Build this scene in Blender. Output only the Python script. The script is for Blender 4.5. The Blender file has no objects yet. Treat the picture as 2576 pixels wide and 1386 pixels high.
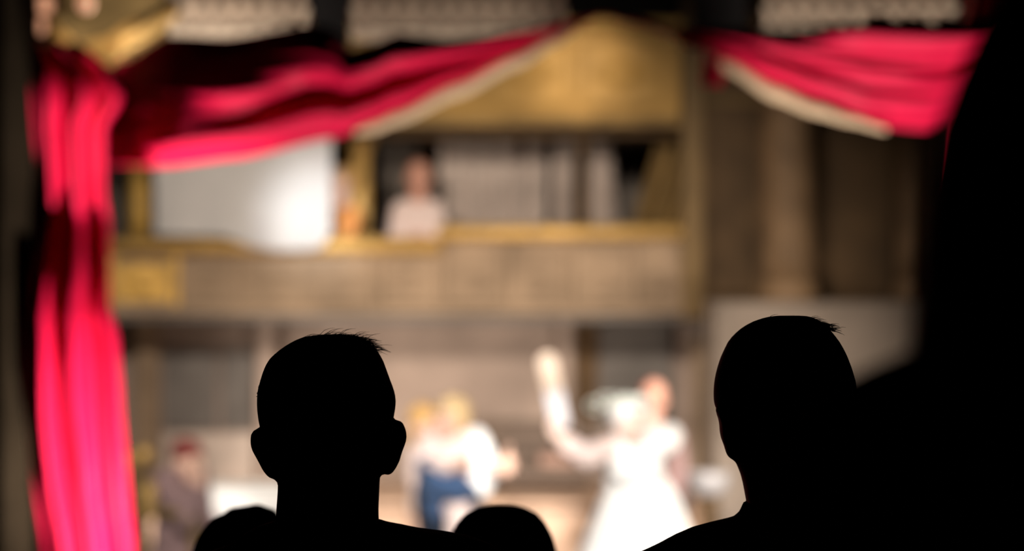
import bpy, bmesh, math, random
from mathutils import Vector, Matrix, Euler
random.seed(7)
sc = bpy.context.scene
COL = sc.collection
# ------------------------------------------------------------------ camera
H = 1.37                      # camera height above the floor of the row in focus
FPX = 105 / 36 * 2576         # focal length in pixels
cam_d = bpy.data.cameras.new('camera')
cam = bpy.data.objects.new('camera', cam_d); COL.objects.link(cam)
cam.location = (0, 0, H); cam.rotation_euler = (math.pi / 2, 0, 0)
cam_d.sensor_width = 36; cam_d.lens = 105; cam_d.clip_end = 100; cam_d.clip_start = .05
cam_d.dof.use_dof = True; cam_d.dof.focus_distance = 3.25; cam_d.dof.aperture_fstop = 3.6
sc.camera = cam
# ------------------------------------------------------------------ world, exposure
w = bpy.data.worlds.new('world'); sc.world = w; w.use_nodes = True
w.node_tree.nodes['Background'].inputs[0].default_value = (0, 0, 0, 1)
w.node_tree.nodes['Background'].inputs[1].default_value = 0
sc.view_settings.view_transform = 'Standard'; sc.view_settings.look = 'None'
sc.view_settings.exposure = 0; sc.view_settings.gamma = 1; sc.view_settings.use_curve_mapping = False
# ------------------------------------------------------------------ stage lamps and added fill spots (all out of frame)
def spot(name, loc, target, power, angle, blend=.6, radius=.12, color=(1, .93, .84)):
    d = bpy.data.lights.new(name, 'SPOT'); d.energy = power; d.spot_size = math.radians(angle)
    d.spot_blend = blend; d.shadow_soft_size = radius; d.color = color
    o = bpy.data.objects.new(name, d); COL.objects.link(o); o.location = loc
    o.rotation_euler = (Vector(target) - Vector(loc)).to_track_quat('-Z', 'Y').to_euler()
    return o
WARM = (1, .84, .66); WHITE = (1, .94, .87); AMBER = (1, .87, .73); COOL = (.9, .95, 1)
# footlights in front of the red drapes
spot('footlight_spot', (-1.05, 11.62, -.62), (-1.85, 13.0, 1.0), 900, 54, .7, .08, WHITE)
spot('footlight_spot', (.1, 11.2, -.55), (-.62, 13.0, 2.12), 420, 34, .6, .08, WHITE)
spot('footlight_spot', (1.0, 11.2, -.55), (1.7, 13.0, 2.05), 600, 32, .6, .08, WHITE)
# front of house spots on the actors, aimed under the swags
spot('house_spot', (.9, 7.2, 2.9), (.62, 16, .33), 6200, 11.5, .4, .10, WHITE)
spot('house_spot', (-.3, 7.2, 2.9), (-.32, 16, .25), 5600, 8.5, .5, .10, WHITE)
spot('house_spot', (-.35, 7.2, 2.9), (-1.85, 16.3, .05), 3000, 6, .6, .10, WHITE)
spot('house_spot', (-.9, 7.2, 2.9), (-1.28, 16.7, .05), 2200, 4.6, .5, .10, WHITE)  # extra spot added only to brighten the table cloth
# bar of spots over the stage and unseen fill spots added in the wings, behind the curtain line
spot('stage_spot', (-1.7, 14.3, 2.95), (-1.1, 20.0, .3), 760, 70, .9, .2, AMBER)
spot('stage_spot', (.9, 14.3, 2.95), (.4, 20.0, .3), 640, 60, .9, .2, AMBER)
spot('wing_fill_spot', (-3.3, 17.4, .4), (.3, 20.0, .2), 560, 60, .9, .2, AMBER)
spot('wing_fill_spot', (2.9, 14.6, .5), (-.6, 20.0, .2), 560, 60, .9, .2, AMBER)
# spots on the gallery and an unseen one added to brighten the top left corner
spot('gallery_spot', (.4, 14.5, 3.4), (.42, 19.3, 2.72), 1000, 10, 1, .15, WARM)
spot('gallery_spot', (-1.2, 14.5, 2.9), (-1.26, 19.17, 1.76), 1500, 10.5, 1, .15, COOL)
spot('corner_fill_spot', (-.9, 11.9, 2.92), (-1.86, 13.4, 2.42), 200, 12, .7, .05, WARM)

# ------------------------------------------------------------------ helpers
def P(px, py, Y):
    return Vector(((px - 1288) / FPX * Y, Y, H - (py - 693) / FPX * Y))
def lerp(a, b, t): return a + (b - a) * t
def interp(tab, x, smooth=True):
    if x <= tab[0][0]: return tab[0][1]
    for (x0, y0), (x1, y1) in zip(tab, tab[1:]):
        if x <= x1:
            t = (x - x0) / (x1 - x0)
            if smooth: t = lerp(t, t * t * (3 - 2 * t), .5)
            return y0 + (y1 - y0) * t
    return tab[-1][1]
class S:
    """collects closed shapes for one mesh"""
    def __init__(s): s.v = []; s.f = []
    def add(s, v, f):
        n = len(s.v); s.v += [Vector(p) for p in v]; s.f += [[i + n for i in q] for q in f]; return s
    def loft(s, rings, cap=True, closed=True):
        n = len(rings[0]); v = [p for r in rings for p in r]; f = []
        for i in range(len(rings) - 1):
            for j in range(n if closed else n - 1):
                k = (j + 1) % n
                f.append([i * n + j, i * n + k, (i + 1) * n + k, (i + 1) * n + j])
        if cap: f.append(list(range(n))[::-1]); f.append([(len(rings) - 1) * n + j for j in range(n)])
        return s.add(v, f)
    def ell(s, c, r, m=None, seg=16, rg=10):
        c = Vector(c); rings = []
        for i in range(1, rg):
            a = math.pi * i / rg - math.pi / 2
            rings.append([Vector((r[0] * math.cos(a) * math.cos(2 * math.pi * j / seg), r[1] * math.cos(a) * math.sin(2 * math.pi * j / seg), r[2] * math.sin(a))) for j in range(seg)])
        v = [p for q in rings for p in q] + [Vector((0, 0, -r[2])), Vector((0, 0, r[2]))]
        f = []; n = seg; L = len(rings)
        for i in range(L - 1):
            for j in range(n): f.append([i * n + j, i * n + (j + 1) % n, (i + 1) * n + (j + 1) % n, (i + 1) * n + j])
        for j in range(n):
            f.append([L * n, (j + 1) % n, j]); f.append([L * n + 1, (L - 1) * n + j, (L - 1) * n + (j + 1) % n])
        return s.add([c + ((m @ p) if m else p) for p in v], f)
    def cap(s, a, b, ra, rb, seg=12):
        a = Vector(a); b = Vector(b); d = b - a
        if d.length < 1e-6: return s.ell(a, (ra, ra, ra))
        z = d.normalized(); x = z.orthogonal().normalized(); y = z.cross(x); rings = []
        def ring(c, r): return [c + x * r * math.cos(2 * math.pi * j / seg) + y * r * math.sin(2 * math.pi * j / seg) for j in range(seg)]
        for t in (-85, -55, -25): t = math.radians(t); rings.append(ring(a + z * ra * math.sin(t), ra * math.cos(t)))
        rings.append(ring(a, ra)); rings.append(ring(b, rb))
        for t in (25, 55, 85): t = math.radians(t); rings.append(ring(b + z * rb * math.sin(t), rb * math.cos(t)))
        return s.loft(rings)
    def chain(s, pts, rad, seg=12):
        for i in range(len(pts) - 1): s.cap(pts[i], pts[i + 1], rad[i], rad[i + 1], seg)
        return s
    def box(s, lo, hi):
        x0, y0, z0 = lo; x1, y1, z1 = hi
        return s.add([(x0, y0, z0), (x1, y0, z0), (x1, y1, z0), (x0, y1, z0), (x0, y0, z1), (x1, y0, z1), (x1, y1, z1), (x0, y1, z1)],
                     [[0, 3, 2, 1], [4, 5, 6, 7], [0, 1, 5, 4], [1, 2, 6, 5], [2, 3, 7, 6], [3, 0, 4, 7]])
    def pbox(s, x0, x1, y0, y1, Y, dep):
        """box whose front face spans the given image rectangle at distance Y"""
        a = P(x0, y1, Y); b = P(x1, y0, Y)
        return s.box((a.x, Y, a.z), (b.x, Y + dep, b.z))
    def lathe(s, c, prof, seg=20):
        c = Vector(c)
        return s.loft([[c + Vector((r * math.cos(2 * math.pi * j / seg), r * math.sin(2 * math.pi * j / seg), z)) for j in range(seg)] for r, z in prof])
    def grid(s, rows, closed=False):
        return s.loft(rows, cap=False, closed=closed)
def make(name, sh, mat, parent=None, smooth=True, remesh=None, relax=2, bevel=0, solid=0, sub=0, origin=None):
    me = bpy.data.meshes.new(name); me.from_pydata([tuple(p) for p in sh.v], [], sh.f); me.update()
    bm = bmesh.new(); bm.from_mesh(me)
    if solid == 0: bmesh.ops.recalc_face_normals(bm, faces=bm.faces)
    bm.to_mesh(me); bm.free()
    o = bpy.data.objects.new(name, me); COL.objects.link(o)
    if remesh:
        m = o.modifiers.new('r', 'REMESH'); m.mode = 'VOXEL'; m.voxel_size = remesh; m.adaptivity = 0
        if relax: m = o.modifiers.new('s', 'SMOOTH'); m.iterations = relax; m.factor = .5
    if bevel: m = o.modifiers.new('b', 'BEVEL'); m.width = bevel; m.segments = 2; m.limit_method = 'ANGLE'
    if solid: m = o.modifiers.new('t', 'SOLIDIFY'); m.thickness = solid; m.offset = 0
    if sub: m = o.modifiers.new('d', 'SUBSURF'); m.levels = sub; m.render_levels = sub
    if o.modifiers:
        dg = bpy.context.evaluated_depsgraph_get()
        nm = bpy.data.meshes.new_from_object(o.evaluated_get(dg)); o.modifiers.clear()
        bpy.data.meshes.remove(me) if False else None
        o.data = nm; nm.name = name
    if smooth and not bevel:
        o.data.polygons.foreach_set('use_smooth', [True] * len(o.data.polygons))
    o.data.materials.clear(); o.data.materials.append(mat)
    if parent:
        o.parent = parent; o.matrix_parent_inverse = Matrix.Translation(-parent.location)
    return o
def tag(o, label, cat, group=None, kind=None):
    o['label'] = label; o['category'] = cat
    if group: o['group'] = group
    if kind: o['kind'] = kind
    return o
def thing(name, label, cat, loc, group=None):
    o = bpy.data.objects.new(name, None); COL.objects.link(o); o.location = loc
    o.empty_display_size = .1
    return tag(o, label, cat, group)
def struct(name, sh, mat, label=None, **k):
    o = make(name, sh, mat, smooth=k.pop('smooth', False), **k); o['kind'] = 'structure'
    if label: o['label'] = label
    return o
def srgb(r, g, b):
    return tuple(((c / 255) / 12.92 if c / 255 <= .04045 else ((c / 255 + .055) / 1.055) ** 2.4) for c in (r, g, b))
def M(name, col, rough=.6, metal=0, spec=.2, var=.15, scale=6, bump=0, bscale=40, sheen=0, sheen_tint=(1, 1, 1), emit=None, emit_s=0, stretch=(1, 1, 1)):
    m = bpy.data.materials.new(name); m.use_nodes = True; nt = m.node_tree; b = nt.nodes['Principled BSDF']
    b.inputs['Roughness'].default_value = rough; b.inputs['Metallic'].default_value = metal
    b.inputs['Specular IOR Level'].default_value = spec
    b.inputs['Sheen Weight'].default_value = sheen; b.inputs['Sheen Tint'].default_value = (*sheen_tint, 1)
    tc = nt.nodes.new('ShaderNodeTexCoord'); mp = nt.nodes.new('ShaderNodeMapping'); mp.inputs['Scale'].default_value = stretch
    nt.links.new(tc.outputs['Object'], mp.inputs[0])
    n = nt.nodes.new('ShaderNodeTexNoise'); n.inputs['Scale'].default_value = scale; n.inputs['Detail'].default_value = 3
    nt.links.new(mp.outputs[0], n.inputs['Vector'])
    r = nt.nodes.new('ShaderNodeValToRGB')
    r.color_ramp.elements[0].position = .3; r.color_ramp.elements[1].position = .7
    r.color_ramp.elements[0].color = (*[c * (1 - var) for c in col], 1)
    r.color_ramp.elements[1].color = (*[min(1, c * (1 + var)) for c in col], 1)
    nt.links.new(n.outputs['Fac'], r.inputs[0]); nt.links.new(r.outputs[0], b.inputs['Base Color'])
    if bump:
        n2 = nt.nodes.new('ShaderNodeTexNoise'); n2.inputs['Scale'].default_value = bscale
        nt.links.new(mp.outputs[0], n2.inputs['Vector'])
        bp = nt.nodes.new('ShaderNodeBump'); bp.inputs['Strength'].default_value = bump; bp.inputs['Distance'].default_value = .01
        nt.links.new(n2.outputs['Fac'], bp.inputs['Height']); nt.links.new(bp.outputs[0], b.inputs['Normal'])
    if emit:
        b.inputs['Emission Color'].default_value = (*emit, 1); b.inputs['Emission Strength'].default_value = emit_s
    return m
# ------------------------------------------------------------------ materials
RED = M('crimson_velvet', (.72, .009, .060), .48, spec=.14, var=.06, bump=.1, bscale=60)
FRINGE = M('gold_fringe', (.95, .65, .42), .6, var=.15, scale=50, bump=.5, bscale=120, stretch=(6, 6, .6))
GOLD = M('gold_leaf', (.50, .30, .075), .45, metal=.25, var=.3, scale=9, bump=.3, bscale=25)
GOLDB = M('bright_gold_leaf', (.56, .345, .115), .42, metal=.25, var=.25, scale=12, bump=.3, bscale=30)
GILTD = M('dark_gilt', (.20, .125, .045), .55, metal=.15, var=.35, scale=5, bump=.3)
FRZ = M('old_gold_frieze', (.25, .142, .032), .5, metal=.2, var=.2, scale=2.5, bump=.2)
TAUPE2 = M('dim_taupe_plinth', (.20, .16, .13), .85, var=.2, scale=2)
BROWN = M('dark_brown_paint', (.095, .056, .026), .7, var=.3, scale=3)
BROWNG = M('dull_gilt_brown', (.13, .08, .03), .6, var=.2, scale=4)
COLM = M('brown_marbled_column', (.16, .098, .052), .6, var=.3, scale=4)
PIER = M('dark_umber_plaster', (.020, .0135, .008), .9, spec=.02, var=.3, scale=3, bump=.2)
TAUPE = M('taupe_painted_flat', (.285, .218, .182), .85, var=.22, scale=2.2, bump=.15)
TAN = M('tan_painted_flat', (.235, .165, .108), .8, var=.25, scale=3, bump=.2)
GREYP = M('grey_painted_panel', (.14, .125, .115), .85, var=.3, scale=2.5)
SHEET = M('pale_sheet_cloth', (.44, .42, .41), .85, var=.06, scale=4)
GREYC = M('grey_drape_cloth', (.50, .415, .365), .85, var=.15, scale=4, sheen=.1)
GREYD = M('shaded_grey_drape_cloth', (.16, .135, .115), .85, var=.2, scale=4)  # darker copy of the grey cloth, shade of the gallery recess in its colour
DARK = M('stage_black', (.012, .010, .009), .9, var=.2)
CREAM = M('cream_woodwork', (.62, .47, .34), .65, var=.2, scale=14, bump=.2)
WHITEC = M('white_cotton', (.84, .83, .81), .8, var=.03, scale=5, bump=.15, bscale=18)
STAGE = M('stage_boards', (.22, .15, .09), .5, var=.3, scale=3, stretch=(8, .6, 1))
RISER = M('peach_painted_riser', (.42, .28, .20), .7, var=.2, scale=3)
CARPET = M('black_carpet', (.012, .010, .011), .95, var=.3, scale=40)
BLACKC = M('black_suit_cloth', (.008, .008, .010), .9, spec=.15, var=.2, scale=60)
BLACKH = M('black_hair', (.008, .006, .005), .7, spec=.2, var=.3, scale=80)
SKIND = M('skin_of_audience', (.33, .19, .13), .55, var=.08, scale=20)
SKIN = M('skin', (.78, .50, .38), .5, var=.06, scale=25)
SKINP = M('lightened_skin', (.84, .62, .52), .5, var=.05, scale=25)  # skin made brighter, the blown-out stage light is put into its colour
SKINR = M('flushed_skin', (.58, .30, .22), .5, var=.08, scale=25)
BLOND = M('blond_hair', (.72, .50, .26), .5, var=.2, scale=30, stretch=(4, 4, .6))
GOLDH = M('golden_hair', (.62, .36, .13), .5, var=.2, scale=30, stretch=(4, 4, .6))
AUBURN = M('auburn_hair', (.20, .045, .04), .5, var=.2, scale=30)
BROWNH = M('brown_hair', (.10, .05, .03), .5, var=.2, scale=30)
PINKC = M('pale_pink_linen', (.84, .67, .62), .8, var=.05, scale=8)
NAVY = M('navy_wool', (.045, .085, .175), .8, var=.25, scale=12, sheen=.1)
NAVYD = M('dark_navy_wool', (.014, .020, .034), .85, var=.25, scale=12)
MAUVE = M('mauve_wool', (.26, .165, .16), .85, var=.2, scale=9, sheen=.1)
ORANGEC = M('orange_cloth', (.60, .24, .07), .8, var=.12, scale=9)
GREENL = M('pale_green_leaves', (.72, .74, .66), .6, var=.2, scale=40)
GINGER = M('ginger_hair', (.42, .17, .10), .5, var=.2, scale=30)
EYE = M('dark_eye', (.02, .015, .01), .15, var=0)
LIP = M('lips', (.50, .16, .13), .45, var=.05)
PLUSH = M('dark_plush', (.03, .006, .009), .9, var=.2, scale=20)
BRONZE = M('bronze', (.25, .15, .05), .4, metal=.6, var=.2)
GLOBE = M('lit_glass_globe', (.9, .6, .45), .3, var=0, emit=(1.0, .46, .26), emit_s=.75)
PINKBR = M('rosy_brown_upholstery', (.26, .16, .125), .85, var=.2, scale=8)
SOFA = M('umber_upholstery', (.105, .075, .058), .85, var=.25, scale=8)
MAPLE = M('peeled_wood', (.82, .64, .50), .55, var=.1, scale=10, stretch=(1, 1, .2))
GREYLOW = M('grey_lower_paddle', (.64, .61, .63), .7, var=.05)  # grey of the lower half of the paddle
STEEL = M('greyed_metal', (.44, .42, .43), .45, metal=.3, var=.1)
# ------------------------------------------------------------------ the setting
FZ = -.75                                  # stage floor
YC, YP, YG, YB = 13.0, 16.0, 19.3, 19.9    # curtain, performers, gallery front, back wall
fl = S()
for y0, y1, z in ((-.8, .75, .52), (.75, 2.35, .26), (2.35, 3.75, 0), (3.75, 4.75, -.26), (4.75, 5.75, -.52), (5.75, 6.75, -.78), (6.75, 7.75, -1.04), (7.75, 11.5, -1.3)):
    fl.box((-5, y0, -1.6), (5, y1, z))
struct('floor', fl, CARPET, 'black carpeted steps of the raked auditorium')
st = S(); st.box((-5, 11.5, -1.6), (5, 22.5, FZ)); struct('stage_floor', st, STAGE, 'wooden stage floor behind the curtain line')
wl = S(); a = P(92, 0, YC).x; wl.box((a - 2.6, YC - .25, FZ), (a, YC + .35, 5.2))
wl.box((a - .10, YC - .32, FZ), (a - .055, YC - .25, 5.2)); wl.box((a - .2, YC - .29, FZ), (a - .16, YC - .25, 5.2))
struct('wall_left', wl, PIER, 'dark umber proscenium pier at the far left', bevel=.008)
wr = S(); a = P(2470, 0, YC).x; wr.box((a, YC + .60, FZ), (a + 2.4, YC + 1.0, 5.2)); wr.box((a + .05, YC + .5, FZ), (a + .1, YC + .55, 5.2))
struct('wall_right', wr, PIER, 'dark proscenium pier behind the near head', bevel=.008)
wb = S(); wb.box((-4.5, 22.1, FZ), (4.5, 22.3, 5.2)); struct('wall_back', wb, DARK, 'black back wall of the stage house')

# ---- painted lower wall of the set (under the gallery)
def flat(name, label, cat, x0, x1, y0, y1, Y, dep, mat, group=None, bevel=.01):
    s = S(); s.pbox(x0, x1, y0, y1, Y, dep); o = make(name, s, mat, bevel=bevel, smooth=False); return tag(o, label, cat, group)
def zpy(z, Y): return 693 + (H - z) / Y * FPX        # image row of a height at distance Y
fy = zpy(FZ, YB)
sw = thing('set_wall', 'taupe painted scenery wall with panels under the gilded balcony', 'scenery wall', (0, YB, FZ))
def part(parent, name, x0, x1, y0, y1, Y, dep, mat, bevel=.006):
    s = S(); s.pbox(x0, x1, y0, y1, Y, dep); return make(name, s, mat, parent, bevel=bevel, smooth=False)
part(sw, 'wall_flat', 250, 1930, 770, fy, YB + .12, .1, TAUPE)
part(sw, 'pilaster', 338, 398, 800, fy, YB, .12, TAN); part(sw, 'pilaster', 648, 690, 800, fy, YB, .12, TAUPE)
part(sw, 'pilaster', 1742, 1796, 850, fy, YB, .12, TAN); part(sw, 'pilaster', 1408, 1440, 800, fy, YB, .12, TAUPE)
part(sw, 'recess_panel', 410, 545, 880, 1080, YB + .09, .02, GREYP); part(sw, 'recess_panel', 558, 640, 880, 1080, YB + .09, .02, GREYP)
part(sw, 'recess_panel', 1446, 1502, 800, 1275, YB + .09, .02, BROWN)  # flat dark strip, the darkness of a recess put into its colour
part(sw, 'recess_panel', 1510, 1690, 810, 1080, YB + .09, .02, GREYP)
part(sw, 'recess_panel', 1215, 1345, 1060, 1270, YB + .09, .02, BROWN)  # flat dark patch, shade of a doorway recess put into its colour
part(sw, 'dado_panel', 412, 640, 1090, 1290, YB + .07, .04, GREYC); part(sw, 'dado_panel', 1800, 1920, 900, 1280, YB + .07, .04, BROWN)
part(sw, 'cornice', 250, 1930, 782, 812, YB + .02, .1, GREYP)
# ---- raised terrace behind the performers
tr = thing('terrace', 'peach lit raised terrace across the back of the stage', 'platform', (0, 18.2, FZ))
ty = zpy(FZ, 18.2)
part(tr, 'deck', 250, 1785, 1262, 1276, 18.15, 2.2, RISER)
for i in range(7):
    x0 = 260 + i * 217; part(tr, 'riser_panel', x0, x0 + 209, 1280, ty, 18.2, .05, RISER)
part(tr, 'frame', 250, 1780, 1276, ty, 18.26, 2.0, TAN)

# ---- gallery (balcony) of the set
bal = thing('balcony', 'gilded balcony front running across the set above the actors', 'balcony', (0, YG, FZ))
def rail(parent, x0, x1, y0, y1, Y, mat):
    a = P(x0, (y0 + y1) / 2, Y); b = P(x1, (y0 + y1) / 2, Y); r = (y1 - y0) / 2 / FPX * Y; rings = []
    for p in (a, b):
        rings.append([p + Vector((0, r * 1.3 * math.cos(t), r * math.sin(t))) for t in [2 * math.pi * j / 16 for j in range(16)]])
    s = S(); s.loft(rings); return make('rail', s, mat, parent)
rail(bal, 270, 1110, 596, 640, YG, GOLDB); rail(bal, 1100, 1735, 566, 604, YG - .02, GOLDB)
part(bal, 'parapet', 270, 1110, 636, 800, YG + .02, .12, TAN); part(bal, 'parapet', 1104, 1735, 600, 800, YG + .02, .12, TAN)
xs = [282, 440, 610, 780, 950, 1112, 1270, 1430, 1590, 1730]
for i, (x0, x1) in enumerate(zip(xs, xs[1:])):
    m = GOLD if i == 0 else TAN
    part(bal, 'panel', x0 + 14, x1 - 14, 660 if x0 < 1100 else 630, 760, YG + .01, .03, m, .008)
    s = S(); c = P((x0 + x1) / 2, 712, YG + .005); s.ell(c, (.07, .025, .055)); s.ell(c + Vector((-.09, .01, 0)), (.05, .02, .03)); s.ell(c + Vector((.09, .01, 0)), (.05, .02, .03))
    make('rosette', s, m, bal, remesh=.008)
    part(bal, 'bracket', x0 - 8, x0 + 10, 640 if x0 < 1100 else 606, 792, YG - .005, .05, TAN if i > 1 else GOLD, .008)
part(bal, 'lower_moulding', 270, 1735, 768, 790, YG - .04, .1, TAN, .01)
part(bal, 'soffit', 270, 1735, 792, 806, YG, .14, GREYP); flat('gallery_floor', 'grey underside and floor of the gallery above the actors', 'floor', 270, 1735, 790, 806, YG + .145, 2.3, GREYP)
# gallery recess, posts and drapes
gal = thing('gallery_recess', 'shadowed gallery recess behind the gilded balcony', 'scenery wall', (0, 21.4, FZ))
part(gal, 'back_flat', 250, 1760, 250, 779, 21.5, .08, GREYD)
flat('gallery_ceiling', 'dark boarded ceiling of the gallery', 'ceiling', 250, 1760, 322, 340, 19.52, 1.9, BROWN)
def drape(name, label, mat, x0, x1, y0, y1, Y, n, amp=.05, lean=0, rcurve=0, cat='drape', group=None, solid=.012):
    s = S(); rows = []; nu = n * 10 + 1; nv = 24
    for j in range(nv + 1):
        v = j / nv; row = []
        for i in range(nu + 1):
            u = i / nu; x = lerp(x0, x1, u) + lean * (1 - v) + rcurve * u * (v ** 1.5)
            p = P(x, lerp(y0, y1, v), Y); p.y += amp * math.sin(2 * math.pi * n * u + .6 * math.sin(3 * v + n)) * (.55 + .45 * v)
            row.append(p)
        rows.append(row)
    s.grid(rows); return tag(make(name, s, mat, solid=solid), label, cat, group)
drape('grey_drape', 'pale grey drape hanging in the middle of the gallery', GREYC, 1105, 1375, 350, 640, 20.6, 5)
drape('grey_drape', 'narrow pinkish grey drape left of the dark gallery post', GREYC, 1392, 1446, 350, 640, 20.4, 2)
drape('grey_drape', 'slim pale drape with a curved edge right of the dark gallery post', GREYC, 1488, 1540, 350, 640, 20.4, 2, rcurve=26)
drape('grey_drape', 'grey drape coloured dark for the shaded recess behind the seated gallery figure', GREYD, 950, 1095, 345, 640, 20.9, 3)
drape('brown_drape', 'brown drape slanting down at the right end of the gallery', GILTD, 1570, 1745, 330, 640, 20.0, 4, lean=95)
def post(label, x0, x1, y0, y1, Y, mat, group=None):
    c = P((x0 + x1) / 2, y1, Y); top = P(0, y0, Y).z - c.z; r = (x1 - x0) / 2 / FPX * Y
    t = thing('gallery_post', label, 'post', c, group); s = S()
    s.lathe(c, [(r * .85, .05), (r * .9, top * .3), (r * .78, top * .85)], 18); make('shaft', s, mat, t)
    s = S(); s.lathe(c, [(r * 1.15, 0), (r * 1.15, .03), (r, .04), (r * .95, .07)], 18); make('base', s, mat, t)
    s = S(); s.lathe(c, [(r * .8, top * .84), (r * 1.1, top * .9), (r * 1.2, top * .95), (r * 1.2, top)], 18); make('capital', s, mat, t)
    return t
post('short gold post at the left end of the gallery', 322, 382, 345, 612, 19.75, GOLD)
post('bright gold post right of the white sheet', 872, 936, 345, 612, 20.15, GOLDB)
post('slim dark post between two pale gallery drapes', 1450, 1480, 345, 600, 19.75, BROWN)
# gold entablature above the gallery
ent = thing('entablature', 'broad gold frieze above the gallery', 'frieze', P(1200, 310, YG))
part(ent, 'frieze_board', 260, 1712, 50, 312, YG + .06, .2, FRZ)
part(ent, 'cornice', 250, 1720, 46, 74, YG - .02, .12, FRZ, .015); part(ent, 'lower_moulding', 250, 1716, 296, 318, YG - .01, .1, GILTD, .015)
for i in range(6):
    x0 = 300 + i * 232; part(ent, 'panel', x0, x0 + 206, 100, 272, YG + .04, .04, FRZ, .015)
    s = S(); c = P(x0 + 103, 186, YG + .01); c.y += .04; s.ell(c, (.12, .03, .10)); s.ell(c + Vector((-.14, 0, 0)), (.07, .02, .04)); s.ell(c + Vector((.14, 0, 0)), (.07, .02, .04)); make('relief', s, FRZ, ent, remesh=.01)
# right hand side of the set: dark wall, pilaster, columns on a grey plinth
sr = thing('side_wall', 'dim brown scenery wall right of the balcony', 'scenery wall', (1.8, 19, FZ))
part(sr, 'wall_flat', 1716, 2560, -60, 800, 19.4, .1, BROWN); part(sr, 'plinth_wall', 1800, 2560, 760, zpy(FZ, 18.35), 18.35, .95, TAUPE2)
part(sr, 'pilaster', 1718, 1770, 70, 800, 19.2, .2, BROWNG); part(sr, 'door_panel', 1785, 1890, 262, 740, 19.36, .06, BROWN)
part(sr, 'door_panel', 2078, 2240, 262, 740, 19.36, .06, BROWN); part(sr, 'moulding', 1775, 2480, 246, 262, 19.33, .08, GILTD)
def column(label, x0, x1, y0, y1, Y, mat):
    c = P((x0 + x1) / 2, y1, Y); top = P(0, y0, Y).z - c.z; r = (x1 - x0) / 2 / FPX * Y
    t = thing('fluted_column', label, 'column', c, 'fluted columns on the right of the set')
    s = S(); rings = []
    for k in range(9):
        v = k / 8; rr = r * .86 * (1 - .1 * v); rings.append([c + Vector(((rr * (1 - .06 * (j % 3 == 0))) * math.cos(2 * math.pi * j / 48), (rr * (1 - .06 * (j % 3 == 0))) * math.sin(2 * math.pi * j / 48), lerp(.12, top - .15, v))) for j in range(48)])
    s.loft(rings); make('shaft', s, mat, t)
    s = S(); s.lathe(c, [(r * .98, 0), (r * .98, .05), (r * .90, .07), (r * .94, .1), (r * .86, .13)], 32); make('base', s, mat, t)
    s = S(); s.lathe(c, [(r * .8, top - .16), (r * .95, top - .1), (r * 1.1, top - .04), (r * 1.1, top)], 32); make('capital', s, mat, t)
column('broad brown fluted column left of centre on the right side wall', 1900, 2062, 40, 758, 18.6, COLM)
column('slim brown fluted column beside the near black head', 2246, 2346, 40, 758, 18.6, COLM)

# ---- upper tier woodwork seen above the swags
def balustrade(label, x0, x1, yb=150):
    t = thing('balustrade', label, 'balustrade', P(x0, 140, 13.7), 'cream balustrade sections above the red swags')
    part(t, 'bottom_rail', x0, x1, 62, yb, 13.72, .1, CREAM); part(t, 'middle_rail', x0, x1, 14, 26, 13.70, .06, CREAM); part(t, 'top_rail', x0, x1, -60, -30, 13.68, .1, CREAM)
    n = max(3, int((x1 - x0) / 42))
    for i in range(n):
        x = lerp(x0 + 14, x1 - 14, i / (n - 1)); c = P(x, 62, 13.74); h = 94 / FPX * 13.74
        s = S(); s.lathe(c, [(.022, 0), (.018, .02), (.028, h * .3), (.014, h * .55), (.020, h * .8), (.022, h)], 12); make('baluster', s, CREAM, t)
    part(t, 'backing', x0, x1, -70, yb - 8, 13.84, .03, TAN)
balustrade('cream balustrade over the left part of the left red swag', 425, 776)
balustrade('cream balustrade over the right part of the left red swag', 884, 1425, 98)
balustrade('cream balustrade over the right red swag', 1920, 2540, 110)
flat('gap_blackout', 'added black board darkening the gap between the two cream balustrades over the left swag', 'board', 780, 878, -100, 150, 13.78, .1, DARK)  # black board added to darken an open gap
flat('gap_blackout', 'added black board darkening the gap left of the right balustrade at the top', 'board', 1745, 1880, -100, 76, 13.78, .1, DARK)  # second board added for a dark gap
flat('gilded_board', 'gilded brown board in the top left corner behind the gold swag', 'scenery board', 118, 424, -90, 150, 13.75, .05, GILTD)
# ------------------------------------------------------------------ red drapery
def cloth(rows, name, mat, parent=None, solid=.012):
    s = S(); s.grid(rows); return make(name, s, mat, parent, solid=solid)
def red_drape(label, left, right, prof, n, seed, y_off=0, y_top=-120):
    rows = []; nv = 90; nu = 110; rnd = random.Random(seed); ph = [rnd.uniform(0, 6.28) for _ in range(6)]
    for j in range(nv + 1):
        py = lerp(y_top, zpy(FZ, YC) - 2, j / nv); a = interp(left, py); b = interp(right, py); row = []
        wdt = (b - a) / FPX * YC
        for i in range(nu + 1):
            u = i / nu; uu = u + .02 * math.sin(py * .006 + ph[0]) + .012 * math.sin(py * .013 + 9 * u + ph[1])
            f = math.sin(2 * math.pi * n * uu + ph[2]) + .45 * math.sin(2 * math.pi * n * 1.9 * uu + ph[3] + py * .002) + .25 * math.sin(2 * math.pi * n * 3.3 * uu + ph[4])
            edge = min(1, 6 * u, 6 * (1 - u))
            p = P(lerp(a, b, u), py, YC)
            p.y -= -y_off + interp(prof, py) + .135 * f * edge * min(1, .5 + .8 * wdt) + .05 * math.sin(math.pi * u)
            row.append(p)
        rows.append(row)
    t = cloth(rows, 'red_drape', RED); return tag(t, label, 'curtain')
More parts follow.
